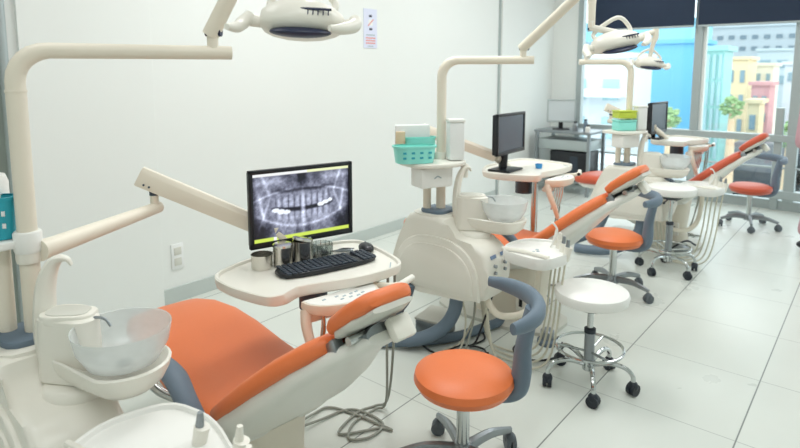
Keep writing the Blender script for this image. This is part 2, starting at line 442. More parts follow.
def shelf(label, mark=True):
    t = thing('unit_shelf', label, 'shelf', (.475, 1.83, 1.0), 'shelves clamped to the light poles')
    pl = [tuple(p[:2]) for p in chaikin([(.30, 1.78, 0), (.36, 1.98, 0), (.50, 1.93, 0), (.64, 1.80, 0), (.60, 1.67, 0), (.44, 1.67, 0)])]
    MB().prism(pl, 1.0, 1.022, bevel=.006).build('tray', 'cream', t)
    MB().box((.445, 1.80, .945), (.19, .12, .105), rz=-.4, bevel=.012).build('dispenser_box', 'white', t)
    MB().lathe([(.036, 0), (.036, .05), (.032, .055), (.0255, .055), (.0255, 0), (.036, 0)], (.555, 1.82, .97), 20).build('pole_clamp', 'cream', t)
    if mark:
        m = MB(); d = Vector((math.cos(-.4), math.sin(-.4), 0)); n = Vector((math.sin(-.4), -math.cos(-.4), 0))
        c = Vector((.445, 1.80, .955)) + n*.0615
        m.tube([c-d*.02-Vector((0, 0, .012)), c, c+d*.02-Vector((0, 0, .012))], .003, 6); m.build('arrow_mark', 'grey_ink', t)
    MB().cyl((.60, 1.70, .93), (.60, 1.70, 1.0), .02, 14).build('cup_holder', 'cream', t)
    return t

def basket(name, c, size, rz, mname, label, cat='basket', group=None, flare=1.12, slot='teal'):
    t = thing(name, label, cat, c, group)
    R = Matrix.Rotation(rz, 3, 'Z'); sx, sy, sz = size; w = .003
    def ring(k, z, ins=0):
        out = []
        for p in chaikin([(-sx/2*k+ins, -sy/2*k+ins, 0), (sx/2*k-ins, -sy/2*k+ins, 0), (sx/2*k-ins, sy/2*k-ins, 0), (-sx/2*k+ins, sy/2*k-ins, 0)], 2):
            out.append(R @ Vector((p[0], p[1], 0))+Vector(c)+Vector((0, 0, z)))
        return out
    MB().loft([ring(1/flare, 0), ring(1, sz), ring(1, sz, w), ring(1/flare, w, w)]).build('bin', mname, t)
    m = MB(); m.loft([ring(1.03, sz-.008), ring(1.05, sz-.004), ring(1.05, sz+.004), ring(1.0, sz+.004, w)], cap=False); m.build('rim', mname, t)
    # slots along the long sides: each a part
    for i in range(4):
        for j in range(2):
            x = (-.5+(i+.5)/4)*sx*.82; z = sz*(.35+.3*j)
            for sgn in (-1, 1):
                y = sgn*(sy/2*(1/flare+(1-1/flare)*z/sz)+.0006)
                p = R @ Vector((x, y, 0))+Vector(c)+Vector((0, 0, z))
                MB().box(p, (sx*.08, .0015, sz*.12), rz=rz).build('slot', slot, t)
    return t

def op_light(label, elbow, drop, armend, lampdir, tilt=0., tube=None):
    """pole, bent boom, sprung arm and lamp; all in unit coordinates"""
    t = thing('dental_light', label, 'lamp', (.555, 1.82, .8), 'operating lights over the chairs')
    A = Vector(armend); P = Vector((.555, 1.82, 0)); d = (A-P); d.z = 0; dn = d.normalized()
    z = A.z; D = Vector(drop); TE = Vector(tube) if tube else D+Vector((0, 0, .06))
    MB().cyl((.555, 1.82, .745), (.555, 1.82, 1.435), .0255, 18).build('pole', 'ivory', t)
    MB().lathe([(.0265, 0), (.0275, .004), (.0265, .008), (0, .008)], (.555, 1.82, 1.43), 18).build('pole_ring', 'ivory', t)
    pts = [Vector((.555, 1.82, 1.435))]
    for a in range(0, 91, 15):
        r = .085; pts.append(Vector((.555, 1.82, z-r))+dn*(r-r*math.cos(math.radians(a)))+Vector((0, 0, r*math.sin(math.radians(a)))))
    pts.append(A+dn*.055)
    MB().tube(pts, [.025]*7+[.023, .022, .021], 18).build('boom', 'ivory', t)
    J = A+Vector((0, 0, .065))
    MB().cyl(A, J, .017, 14).build('joint', 'ivory', t)
    E = Vector(elbow); sd = (E-J).normalized()
    MB().tube([J-sd*.012, E], [.026, .022], 14).build('spring_arm', 'ivory', t)
    MB().cyl(J+Vector((0, 0, .0))-rt*.02, J+rt*.028, .016, 12).build('hinge', 'navy', t)
    MB().tube([E+Vector((0, 0, .02)), E-Vector((0, 0, .05)), (E+TE)/2, TE], [.024, .024, .018, .016], 14).build('drop_tube', 'ivory', t)
    # lamp head; long axis along lampdir
    X = Vector(lampdir).normalized(); Z = Vector((0, 0, 1)); Y = Z.cross(X).normalized(); Z = X.cross(Y)
    R = Matrix((X, Y, Z)).transposed() @ Matrix.Rotation(tilt, 3, 'X')
    st = [(-.118, .03, .022), (-.112, .05, .032), (-.09, .07, .046), (-.05, .084, .055), (0, .088, .058), (.05, .082, .053), (.09, .066, .04), (.112, .042, .026), (.12, .022, .016)]
    rings = []
    K = .92; R = R @ Matrix.Scale(K, 3)
    for x, w, h in st:
        ring = []
        for j in range(24):
            a = 2*PI*j/24; c, s_ = math.cos(a), math.sin(a)
            zz = h*(s_*(1.15 if s_ > 0 else .75))
            ring.append(R @ Vector((x, w*math.copysign(abs(c)**.8, c), zz))+D)
        rings.append(ring)
    head = MB().loft(rings).build('lamp_head', 'cream', t)
    MB().ell(R @ Vector((.0, -.035, -.034))+D, (.088, .058, .016), R @ Matrix.Rotation(.25, 3, 'X')).build('lens', 'navy', head)
    m = MB()
    m.tube([R @ Vector((x, -.083+.09*abs(x-.04), .020))+D for x in (.0, .03, .06, .09)], .0035, 8)
    for i in range(6):
        x = .012+i*.014; m.tube([R @ Vector((x, -.0835+.07*abs(x-.04), .02))+D, R @ Vector((x, -.0845+.07*abs(x-.04), .003))+D], .0016, 6)
    m.build('vent', 'navy', head)
    for s_ in (-1, 1):
        hb = R @ Vector((s_*.115, 0, .0))+D
        m = MB(); m.tube([hb, R @ Vector((s_*.155, -.01, .005))+D], [.014, .018], 12)
        m.tube([R @ Vector((s_*.150, -.01, .016))+D, R @ Vector((s_*.165, -.03, -.012))+D, R @ Vector((s_*.17, -.07, -.036))+D, R @ Vector((s_*.185, -.11, -.048))+D] if s_ < 0 else
               [R @ Vector((s_*.150, -.01, .016))+D, R @ Vector((s_*.15, -.03, -.008))+D, R @ Vector((s_*.12, -.07, -.03))+D, R @ Vector((s_*.09, -.10, -.038))+D], [.016, .018, .015, .008], 12, 5)
        m.build('handle', 'cream', head)
    MB().tube([R @ Vector((-.09, .0, .03))+D, R @ Vector((-.095, .01, .075))+D, D+Vector((0, 0, .12)), R @ Vector((.085, .01, .075))+D, R @ Vector((.08, 0, .03))+D], .010, 10, 5).build('yoke', 'cream', t)
    MB().tube([TE+Vector((0, 0, .03)), TE, D+Vector((0, 0, .05))], .016, 12).build('swivel', 'cream', t)
    return t

def xray_mesh(mb_frame, W, H):
    """grid of the screen in frame coordinates (x right, z up, y=0 front)"""
    nx, nz = 132, 84
    bm = bmesh.new(); vs = [[bm.verts.new((-W/2+W*i/nx, 0, -H/2+H*j/nz)) for j in range(nz+1)] for i in range(nx+1)]
    for i in range(nx):
        for j in range(nz): bm.faces.new([vs[i][j], vs[i+1][j], vs[i+1][j+1], vs[i][j+1]])
    bm.verts.index_update(); cols = []
    rnd = random.Random(3); noise = [[rnd.uniform(-1, 1) for _ in range(60)] for _ in range(60)]
    def nz2(a, b):
        a *= 12; b *= 9; i, j = int(math.floor(a)), int(math.floor(b)); f, g = a-i, b-j
        q = lambda x, y: noise[x % 60][y % 60]
        return (q(i, j)*(1-f)+q(i+1, j)*f)*(1-g)+(q(i, j+1)*(1-f)+q(i+1, j+1)*f)*g
    ss = lambda a, b, x: max(0, min(1, (x-a)/(b-a)))
    g_ = lambda x, s: math.exp(-(x/s)**2)
    for v in bm.verts:
        u = v.co.x/W*2; w = v.co.z/H*2
        val = .46+.09*nz2(u*2+5, w*2+5)+.06*nz2(u*7+9, w*7+9)
        curve = -.16+.24*u*u                      # bite line, smiling
        dy = w-curve
        val += .10*g_(dy+.34, .26)*g_(u, .8)
        if abs(u) < .66:
            tooth = abs(math.cos(u*PI*8.5/(1+.10*abs(u))))**.6
            up_ = ss(.03, .08, dy)*ss(.50, .30, dy); lo = ss(-.02, -.07, dy)*ss(-.40, -.22, dy)
            val += up_*(tooth*.34-.14)*ss(.66, .5, abs(u))+lo*(tooth*.26-.10)*ss(.66, .5, abs(u))
        val -= .55*g_(dy-.01, .055)*ss(.68, .5, abs(u))*ss(.02, .08, abs(u))
        val -= .26*g_(dy-.60+.1*abs(u), .05)*ss(.7, .5, abs(u))
        for cx_, cz_, rx_, rz_ in ((-.56, -.11, .075, .06), (-.45, -.17, .075, .075), (-.34, -.20, .07, .06), (.38, -.10, .075, .06), (.48, -.05, .07, .06), (.58, .0, .05, .05)):
            q = ((u-cx_)/rx_)**2+((w-cz_)/rz_)**2
            val = val+(1.05-val)*max(0, min(1, (1.3-q)*2))
        val -= .50*g_(u+.02, .10)*ss(.5, .75, w); val -= .15*g_(abs(u)-.30, .10)*ss(.55, .7, w)
        val += .12*g_(u, .045)*ss(.55, .2, w)*ss(-.75, -.5, w); val -= .16*g_(abs(u)-.11, .06)*ss(-.25, -.5, w)
        val += .20*g_(w-.50+.3*u*u, .035)*ss(.12, .3, abs(u)); val += .16*g_(w-.74, .10)*ss(.25, .5, abs(u))
        val += .24*g_(abs(u)-.84-.12*w, .035)*ss(.6, .2, abs(w)); val += .16*g_(abs(u)-.66-.25*abs(w-.3), .03)
        val -= .42*ss(.55, .85, abs(u))*ss(-.22, -.60, w)
        val -= .25*ss(.93, 1., abs(u))
        val += .20*g_(w+.66-.5*u*u, .05)*ss(.95, .8, abs(u))
        val = max(.01, min(1, .5+(val-.47)*1.35))
        c = lin((val*.95, val*.98, min(1, val*1.03+.05)))
        if w > .91: c = rgb(238, 240, 240) if u < .1 else rgb(232, 238, 190)
        if w < -.89: c = rgb(206, 228, 90) if (u < -.62 or u > -.55) else rgb(240, 240, 240)
        if -.88 <= w < -.78 and abs(u) < .2: c = tuple(x*.5 for x in c) if (int(u*60) % 2) else c
        cols.append((*c, 1))
    R, o = mb_frame
    for v in bm.verts: v.co = R @ v.co + o
    return bm, cols

def monitor(label, base, rz, mname, xray=False, frame='black', W=.43, H=.275, tilt=.0, stand=.075, group='computer monitors'):
    t = thing('computer_monitor', label, 'monitor', base, group)
    o = Vector(base); Rz = Matrix.Rotation(rz, 3, 'Z'); R = Rz @ Matrix.Rotation(tilt, 3, 'X')
    f = lambda x, y, z: R @ Vector((x, y, z))+o+Vector((0, 0, stand+H/2))
    fr = MB(); b = .016
    for c, sz in (((0, .0, H/2-b/2), (W, .022, b)), ((0, 0, -H/2+b*.7), (W, .022, b*1.4)), ((-W/2+b/2, 0, 0), (b, .022, H)), ((W/2-b/2, 0, 0), (b, .022, H))):
        fr.box(f(*c), sz, R=R, bevel=.003)
    fr.build('bezel', frame, t)
    MB().box(f(0, .018, 0), (W*.98, .03, H*.97), R=R, bevel=.008).build('back_cover', 'black', t)
    if xray:
        bm, cols = xray_mesh((R, f(0, -.0035, .003)), W-2*b, H-2.4*b)
        off = BASE[t.name]
        for v in bm.verts: v.co -= off
        me = bpy.data.meshes.new('screen'); bm.to_mesh(me); bm.free()
        at = me.color_attributes.new('xray', 'FLOAT_COLOR', 'POINT')
        for i, c in enumerate(cols): at.data[i].color = c
        me.materials.append(MATS['xray']); s = bpy.data.objects.new('screen', me); col.objects.link(s); s.parent = t; s['label'] = 'lit screen showing a dental x-ray'
        MB().box(f(.01, -.0115, -H/2+.011), (.035, .002, .006), R=R).build('badge', 'grey_ink', t)
    else:
        MB().box(f(0, .001, .003), (W-2*b, .012, H-2.4*b), R=R).build('screen', mname, t)
    MB().box(o+Vector((0, 0, .006))+Rz @ Vector((0, .03, 0)), (.20, .15, .012), rz=rz, bevel=.005).build('foot', 'black', t)
    MB().tube([o+Rz @ Vector((0, .05, .01)), f(0, .035, -H*.2)], .02, 10, flat=1.4).build('neck', 'black', t)
    return t

# instrument table with its two arms; M maps table coordinates to unit coordinates
TAB = [(-.085, .25), (-.06, .315), (.035, .37), (.14, .41), (.32, .41), (.53, .395), (.60, .35), (.60, .2), (.58, .04), (.545, -.02), (.46, -.038), (.33, -.038), (.125, .01), (.085, -.01), (.05, -.03), (.0, -.025), (-.03, .03), (-.07, .14)]
def inst_table(label, org, ang, z, p0, p1, p2, sc=1.):
    t = thing('instrument_table', label, 'instrument table', (.555, 1.82, .99), 'instrument tables on jointed arms')
    R = Matrix.Rotation(ang, 3, 'Z'); O = Vector((org[0], org[1], 0))
    f = lambda x, y, zz=0: R @ Vector((x*sc, y*sc, 0))+O+Vector((0, 0, z+zz))
    pl = [tuple(p[:2]) for p in chaikin([(x, y, 0) for x, y in TAB], 2)]
    cx, cy = .27, .19
    def ring(k, zz): return [f(cx+(x-cx)*k, cy+(y-cy)*k, zz) for x, y in pl]
    MB().loft([ring(.93, -.038), ring(.985, -.030), ring(1.0, -.012), ring(1.0, .004), ring(.985, .007), ring(.965, .004), ring(.955, -.006), ring(.5, -.006)]).build('table_top', 'cream', t)
    # control panel under the front edge
    d = [(.265+.15*math.cos(a), -.02-.11*abs(math.sin(a))**.9) for a in [PI*i/18 for i in range(19)]]
    def dr(k, zz): return [f(.265+(x-.265)*k, -.02+(y+.02)*k, zz) for x, y in d]
    pan = MB().loft([dr(.80, -.085), dr(.95, -.075), dr(1., -.058), dr(.985, -.040)]).build('control_panel', 'ivory', t)
    MB().loft([dr(.93, -.0405), dr(.93, -.0385)]).build('keypad', 'white', pan)
    m = MB()
    for x, y in ((-.04, -.03), (-.015, -.04), (.015, -.035), (.04, -.03), (.0, -.06), (.03, -.062), (-.035, -.06), (.055, -.05), (-.09, -.03)):
        m.box(f(.275+x, -.025+y, -.0378), (.014, .007, .002), rz=ang+.3)
    m.build('buttons', 'grey_ink', pan)
    # handle at the right
    MB().tube([f(.42, .0, -.05), f(.46, -.06, -.05), f(.52, -.085, -.045)], .012, 10, 4).build('handle_bracket', 'ivory', t)
    MB().cyl(f(.475, -.09, -.045), f(.565, -.06, -.04), .0125, 12).build('handle', 'cream', t)
    MB().cyl(f(.472, -.091, -.045), f(.476, -.0895, -.045), .010, 12).build('handle_cap', 'black', t)
    MB().box(f(.52, .02, -.012), (.06, .004, .018), rz=ang+.9).build('badge', 'grey_ink', t)
    # instruments hanging below
    MB().box(f(.24, -.02, -.1), (.22, .05, .03), rz=ang, bevel=.008).build('instrument_rail', 'cream', t)
    MB().tube([f(.13, -.03, -.07), f(.12, -.05, -.12), f(.13, -.08, -.2), f(.16, -.09, -.27)], [.02, .018, .016, .013], 10, 4).build('holder_arm', 'ivory', t)
    for i in range(4):
        x = .18+i*.04
        h = MB().tube([f(x, -.06, -.09), f(x, -.055, -.15), f(x-.005, -.04, -.23)], [.006, .009, .006], 8, 4).build('handpiece', 'chrome', t)
    # hoses loop down to the floor
    for i in range(2):
        x = .36+i*.05; e = .055*i
        g = lambda px, py, pz: R @ Vector((px, py, 0))+O+Vector((0, 0, pz))
        MB().tube([g(.53+e*.6, .05, z-.05), g(.56+e*.6, .10, z*.5), g(.625+e*.4, .2+e*.3, .06), g(.60+e*.3, .25+e*.4, .008), g(.47+e, .22+e, .008), g(.40-e*.3, .14+e, .008), g(.48+e, .10+e*.5, .008), g(.57, .15-e, .008), g(.52-e, .31+e, .008), g(.36, .32+e, .012), g(.16, .27, .05), g(.05, .2, .07)], .0055, 8, 7).build('instrument_hose', 'hose', t)
    # arms
    P0, P1, P2 = Vector(p0), Vector(p1), Vector(p2); ad = (P1-P0).normalized()
    MB().lathe([(.031, -.03), (.033, -.02), (.033, .03), (.031, .04), (0.0256, .04), (.0256, -.03), (.031, -.03)], (.555, 1.82, P0.z), 20).build('pole_sleeve', 'cream', t)
    MB().tube([P0-ad*.0, P0+ad*.05, P1+ad*.025], [.031, .028, .021], 16).build('lower_arm', 'ivory', t)
    MB().cyl(P1, P1+Vector((0, 0, .075)), .015, 12).build('joint', 'ivory', t)
    MB().cyl(P1+Vector((0, 0, .05)), P1+Vector((0, 0, .066)), .0165, 12).build('joint_ring', 'slate_dark', t)
    Q1 = P1+Vector((0, 0, .10)); ud = (P2-Q1).normalized(); side = ud.cross(Vector((0, 0, 1))).normalized(); un = side.cross(ud)
    hexa = [(-.020, -.035), (.020, -.035), (.026, .018), (.014, .036), (-.014, .036), (-.026, .018)]
    MB().loft([[p+side*a*k+un*b*k for a, b in hexa] for p, k in ((Q1-ud*.055, .9), (Q1-ud*.05, 1), (P2, .95))]).build('upper_arm', 'ivory', t)
    m = MB()
    for a_ in (-.03, -.01): m.cyl(Q1+ud*(a_+.005)-un*.02+side*.0225, Q1+ud*(a_+.005)-un*.02+side*.025, .004, 8)
    for a_ in (-.03, -.01): m.cyl(Q1+ud*(a_+.005)-un*.02-side*.0225, Q1+ud*(a_+.005)-un*.02-side*.025, .004, 8)
    m.build('screws', 'slate_dark', t)
    tb = f(.30, .33, -.03)
    MB().tube([P2, (P2+tb)/2+Vector((0, 0, .01)), tb], [.024, .026, .03], 12).build('table_bracket', 'ivory', t)
    MB().cyl(f(.28, .2, -.17), f(.28, .2, -.03), .055, 16).build('swivel', 'slate_dark', t)
    return t, f

# dental chair in unit coordinates: foot end at +y, head end at -y
def dental_chair(label, orange='orange', cx=1.15, rz=0., lift=0., kick=0.):
    t = thing('dental_chair', label, 'dental chair', (cx, 1.75, 0), 'orange dental chairs')
    L = lambda st: [(a, b+lift, w, h) for a, b, w, h in st]
    MB().cushion(L([(2.44, .405, .06, .015), (2.43, .405, .12, .03), (2.39, .410, .175, .040), (2.30, .420, .205, .045), (2.16, .425, .222, .046), (2.0, .412, .232, .048), (1.82, .385, .238, .05), (1.64, .372, .24, .05), (1.52, .385, .24, .048), (1.45, .40, .225, .035), (1.44, .405, .20, .015)]), cx, .45).build('seat', orange, t)
    MB().cushion(L([(2.40, .37, .10, .02), (2.33, .365, .17, .03), (2.12, .37, .205, .04), (1.85, .335, .215, .045), (1.62, .315, .22, .05), (1.47, .345, .20, .04), (1.45, .355, .16, .02)]), cx, .5).build('seat_shell', 'shell', t)
    # backrest
    MB().cushion(L([(1.535, .405, .17, .010), (1.53, .408, .215, .026), (1.49, .435, .24, .034), (1.40, .505, .25, .036), (1.30, .59, .24, .036), (1.21, .668, .205, .034), (1.14, .722, .155, .032), (1.10, .750, .115, .026), (1.09, .757, .07, .012)]), cx, .4).build('backrest', orange, t)
    MB().cushion(L([(1.56, .335, .14, .03), (1.54, .345, .20, .055), (1.48, .385, .23, .066), (1.38, .465, .238, .066), (1.27, .56, .22, .054), (1.16, .655, .165, .036), (1.08, .715, .11, .026), (.99, .775, .07, .022), (.96, .795, .05, .012)]), cx, .42).build('back_shell', 'shell', t)
    # headrest
    br = MB().tube([(cx, 1.12, .705+lift), (cx, 1.03, .765+lift), (cx, .97, .805+lift)], .024, 10, flat=2.2).build('headrest_bracket', 'grey_metal', t)
    MB().box((cx+.045, .945, .81+lift), (.075, .032, .065), R=Matrix.Rotation(math.radians(-38), 3, 'X'), bevel=.010).build('bracket_cover', 'cream', br)
    MB().cyl((cx-.09, 1.0, .795+lift), (cx+.07, 1.0, .795+lift), .012, 12).build('lever', 'chrome', br)
    MB().box((cx-.075, 1.075, .745+lift), (.035, .05, .045), R=Matrix.Rotation(math.radians(-40), 3, 'X'), bevel=.006).build('clamp', 'grey_metal', br)
    MB().cushion(L([(1.105, .785, .055, .010), (1.10, .79, .082, .022), (1.07, .815, .098, .028), (1.02, .855, .101, .029), (.96, .90, .095, .027), (.94, .915, .075, .019), (.935, .919, .045, .009)]), cx, .45).build('headrest', orange, t)
    MB().cushion(L([(1.095, .762, .06, .008), (1.05, .798, .095, .016), (.98, .850, .095, .016), (.925, .892, .07, .008)]), cx, .45).build('headrest_shell', 'panel_grey', t)
    # armrests
    for sg in (-1,):
        x = cx+sg*.30
        MB().tube([(x-sg*.02, 1.47, .43+lift), (x, 1.52, .50+lift), (x, 1.60, .545+lift), (x, 1.72, .55+lift), (x, 1.84, .525+lift), (x-sg*.005, 1.91, .47+lift)], [.018, .022, .025, .025, .024, .018], 12, 6, flat=1.7, up=(0, 0, 1)).build('armrest', 'slate', t)
        MB().tube([(x-sg*.01, 1.89, .48+lift), (x-sg*.02, 1.82, .41+lift), (x-sg*.08, 1.78, .36+lift)], .016, 10, 4).build('armrest_post', 'chrome', t)
    # base
    rr = lambda sx, sy, z, cy=1.75: [Vector((cx+p[0], cy+p[1], z)) for p in chaikin([(-sx, -sy, 0), (sx, -sy, 0), (sx, sy, 0), (-sx, sy, 0)], 2)]
    MB().loft([rr(.21, .40, 0), rr(.21, .40, .02), rr(.18, .36, .045), rr(.10, .2, .05)]).build('base_plate', 'panel_grey', t)
    MB().loft([rr(.16, .22, .04, 1.68), rr(.15, .20, .14, 1.68), rr(.14, .17, .22, 1.64), rr(.13, .15, .32+lift, 1.60)]).build('column', 'ivory', t)
    MB().box((cx-.15, 1.53, .17), (.03, .07, .11), bevel=.008).build('side_box', 'cream', t)
    m = MB(); m.box((cx-.167, 1.53, .17), (.004, .02, .05)); m.build('socket', 'black', t)
    MB().box((cx-.20, 1.42, .395+lift), (.012, .06, .008), R=Matrix.Rotation(math.radians(-40), 3, 'X')).build('badge', 'black', t)
    t.rotation_euler.z = rz
    return t

def assistant_tray(label, near=False):
    t = thing('assistant_tray', label, 'tray', (.55, 1.25, .6), 'assistant trays beside the units')
    pl = [tuple(p[:2]) for p in chaikin([(.42, 1.02, 0), (.43, 1.36, 0), (.56, 1.42, 0), (.72, 1.375, 0), (.75, 1.22, 0), (.69, 1.02, 0), (.58, .97, 0)] if near else [(.40, 1.14, 0), (.43, 1.37, 0), (.55, 1.415, 0), (.70, 1.385, 0), (.765, 1.24, 0), (.62, 1.09, 0)])]
    cx, cy = (.585, 1.2) if near else (.58, 1.26)
    rg = lambda k, z: [Vector((cx+(x-cx)*k, cy+(y-cy)*k, z)) for x, y in pl]
    MB().loft([rg(.86, .575), rg(.96, .582), rg(1., .60), rg(1., .628), rg(.985, .636), rg(.95, .634), rg(.93, .624), rg(.4, .624)]).build('tray', 'white', t)
    MB().tube([(.47, 1.39, .634), (.485, 1.28, .636), (.475, 1.15, .634)], .009, 8, 4).build('ridge', 'cream', t)
    m = MB()
    for x, y in ((.54, 1.26), (.56, 1.245), (.58, 1.26)) if not near else ((.60, 1.06),): m.box((x, y, .6255), (.012, .012, .003))
    m.build('buttons', 'grey_ink', t)
    for i in range(4):
        x, y = (.585+i*.045, 1.115+i*.04) if not near else ((.672, 1.175), (.70, 1.06), (.67, .985), (.63, .955))[i]
        MB().cyl((x, y, .60), (x+.008, y-.01, .665), .016, 12, r2=.019).build('holder', 'cream', t)
        h = MB().tube([(x, y, .60), (x+.004, y-.005, .66), (x+.006, y-.008, .70)], [.008, .011, .007], 10, 3).build('handpiece', 'grey_metal' if i < (1 if near else 2) else 'cream', t)
        MB().tube([(x, y, .60), (x+.01, y+.02, .45), (x+.02, y+.04, .25), (x+.02, y+.08, .07), (x-.01, y+.15, .012), (x-.05, y+.24, .012), (x-.06, y+.34, .05), (x-.08, y+.38, .30)], .0055, 8, 6).build('suction_hose', 'hose_cream', t)
    if not near: MB().tube([(.66, 1.24, .60), (.67, 1.20, .70), (.655, 1.21, .745), (.64, 1.225, .755)], .005, 8, 5).build('air_tip', 'white', t)
    MB().tube([(.53, 1.52, .36), (.50, 1.46, .30), (.50, 1.40, .275), (.58, 1.33, .28), (.63, 1.29, .34), (.625, 1.27, .45), (.61, 1.26, .585)], .017, 12, 6).build('support_arm', 'ivory', t)
    return t

# ------------------------------------------------------------------ stools
def stool(label, seatmat, zs, back=None, ring=False, castermat='caster'):
    t = thing('stool', label, 'stool')
    if back is not None:
        MB().lathe([(0, zs-.08), (.125, zs-.08), (.168, zs-.064), (.183, zs-.038), (.178, zs-.014), (.145, zs+.003), (.07, zs+.008), (0, zs+.008)], seg=40).build('seat', seatmat, t)
    else:
        MB().lathe([(0, zs-.06), (.14, zs-.06), (.166, zs-.048), (.172, zs-.02), (.166, zs-.004), (.14, zs+.004), (0, zs+.006)], seg=40).build('seat', seatmat, t)
    MB().lathe([(0, zs-.095), (.06, zs-.095), (.09, zs-.075), (.09, zs-.07), (0, zs-.07)], seg=20).build('seat_plate', 'caster', t)
    MB().cyl((0, 0, .09), (0, 0, zs*.55 if back is None else zs-.09), .024, 18).build('column', 'chrome' if back is not None else 'grey_metal', t)
    MB().cyl((0, 0, zs*.5), (0, 0, zs-.09), .014, 14).build('piston', 'chrome', t)
    if back is None: MB().lathe([(.016, 0), (.027, 0), (.027, .02), (.016, .025)], (0, 0, zs*.55), 16).build('collar', 'caster', t)
    MB().tube([(0.02, 0, zs-.09), (-.10, .05, zs-.10), (-.13, .06, zs-.105)], [.005, .005, .009], 8, 3).build('lever', 'caster', t)
    if back is not None:
        MB().lathe([(0, .07), (.04, .07), (.045, .10), (.03, .125), (0, .125)], seg=20).build('hub', 'grey_metal', t)
    else:
        MB().lathe([(0, .075), (.03, .075), (.03, .12), (0, .12)], seg=20).build('hub', 'chrome', t)
    for k in range(5):
        a = 2*PI*k/5+(.715 if back is not None else 0); c, s_ = math.cos(a), math.sin(a); Rk = .25
        if back is not None:
            lg = MB().tube([(.03*c, .03*s_, .10), (.14*c, .14*s_, .105), (Rk*c, Rk*s_, .078)], [.024, .020, .014], 8, 4, flat=.8).build('leg', 'grey_metal', t)
        else:
            lg = MB().tube([(.02*c, .02*s_, .10), (.10*c, .10*s_, .125), (.165*c, .165*s_, .12), (.198*c, .198*s_, .09), (.202*c, .202*s_, .055)], .011, 8, 5).build('leg', 'chrome', t)
        q = a+1.1; ax = Vector((-math.sin(q), math.cos(q), 0)); ctr = Vector((Rk*c if back is not None else .202*c, Rk*s_ if back is not None else .202*s_, .028))
        w = MB()
        for sg in (-1, 1): w.cyl(ctr+ax*sg*.004, ctr+ax*sg*.020, .028, 16)
        w.ell(ctr+Vector((0, 0, .014)), (.024, .024, .026)); w.build('caster', castermat, lg)
    if ring:
        n = 40; m = MB(); m.tube([(.155*math.cos(2*PI*i/n), .155*math.sin(2*PI*i/n), .185) for i in range(n)], .0075, 8, closed=True)
        for k_ in range(3):
            a = 2*PI*k_/3+.5; m.tube([(.155*math.cos(a), .155*math.sin(a), .185), (.02*math.cos(a), .02*math.sin(a), .165)], .006, 8)
        m.build('foot_ring', 'chrome', t)
    if back is not None:
        b = back; bt = b.get('top', .22)
        pad = []
        r = .245
        for i in range(13):
            a = math.radians(b.get('a0', -56)+(b.get('a1', 70)-b.get('a0', -56))*i/12)
            pad.append((r*math.cos(a)+.015, r*math.sin(a), zs+bt))
        MB().tube(pad, [.020, .030, .034, .036, .036, .034, .030, .020], 14, 0, flat=.72, up=(0, 0, 1)).build('back_pad', 'slate', t)
        MB().tube([(.06, 0, zs-.092), (.15, 0, zs-.09), (.195, 0, zs-.06), (.208, 0, zs+.0), (.212, 0, zs+.10), (.240, 0, zs+bt-.01)], [.022, .028, .036, .036, .030, .026], 12, 6, flat=1.35, up=(1, 0, 0)).build('back_post', 'slate', t)
    return t

# ================================================================== the three treatment places
cr = Vector((math.sin(YAW), -math.cos(YAW), 0))
# ---- first place (nearest)
OFF = Vector((0, 0, 0))
dental_unit('white dental unit with rinse bowl at the left edge, nearest the camera')
t = thing('unit_shelf', 'white pole shelf at the far left edge holding a teal basket', 'shelf', (.475, 1.83, 1.0), 'shelves clamped to the light poles')
MB().prism([tuple(p[:2]) for p in chaikin([(.30, 1.86, 0), (.33, 2.02, 0), (.53, 1.96, 0), (.56, 1.86, 0), (.53, 1.80, 0)])], 1.0, 1.022, bevel=.006).build('tray', 'white', t)
MB().lathe([(.034, 0), (.036, .006), (.036, .055), (.032, .06), (.0255, .06), (.0255, 0), (.034, 0)], (.555, 1.82, .985), 20).build('pole_clamp', 'white', t)
MB().box((.40, 1.93, .965), (.05, .04, .07), rz=.3, bevel=.01).build('hook', 'white', t)
basket('basket', (.497, 1.885, 1.024), (.11, .07, .115), -.6, 'teal', 'teal slotted plastic basket at the far left edge', slot='paper')
t = thing('plastic_container', 'white plastic container behind the teal basket at the far left edge', 'container', (.505, 1.955, 1.024))
MB().lathe([(0, 0), (.05, 0), (.052, .01), (.052, .15), (.045, .17), (0, .17)], (.505, 1.955, 1.024), 20).build('body', 'white', t)
MB().lathe([(0, .17), (.03, .17), (.03, .195), (0, .197)], (.505, 1.955, 1.024), 18).build('cap', 'cream', t)
op_light('cream operating lamp hanging over the nearest orange chair', (1.135, 1.372, 2.02), (1.043, 1.20, 1.612), (1.03, 1.605, 1.545), (.64, -.77, -.04), tilt=-.22)
assistant_tray('white instrument tray at the bottom edge below the nearest rinse bowl', near=True)
dental_chair('nearest orange dental chair, its headrest in front of the keyboard', cx=1.18, rz=math.radians(-6))
tab1, f1 = inst_table('cream instrument table carrying the keyboard and the x-ray monitor', (1.135, 1.515), -.235, .75, (.575, 1.80, .985), (1.04, 2.04, .985), (1.40, 1.80, .86))
monitor('black computer monitor showing a panoramic dental x-ray', (1.503, 1.752, .745), -.275, None, xray=True, W=.445, H=.305, stand=.066)
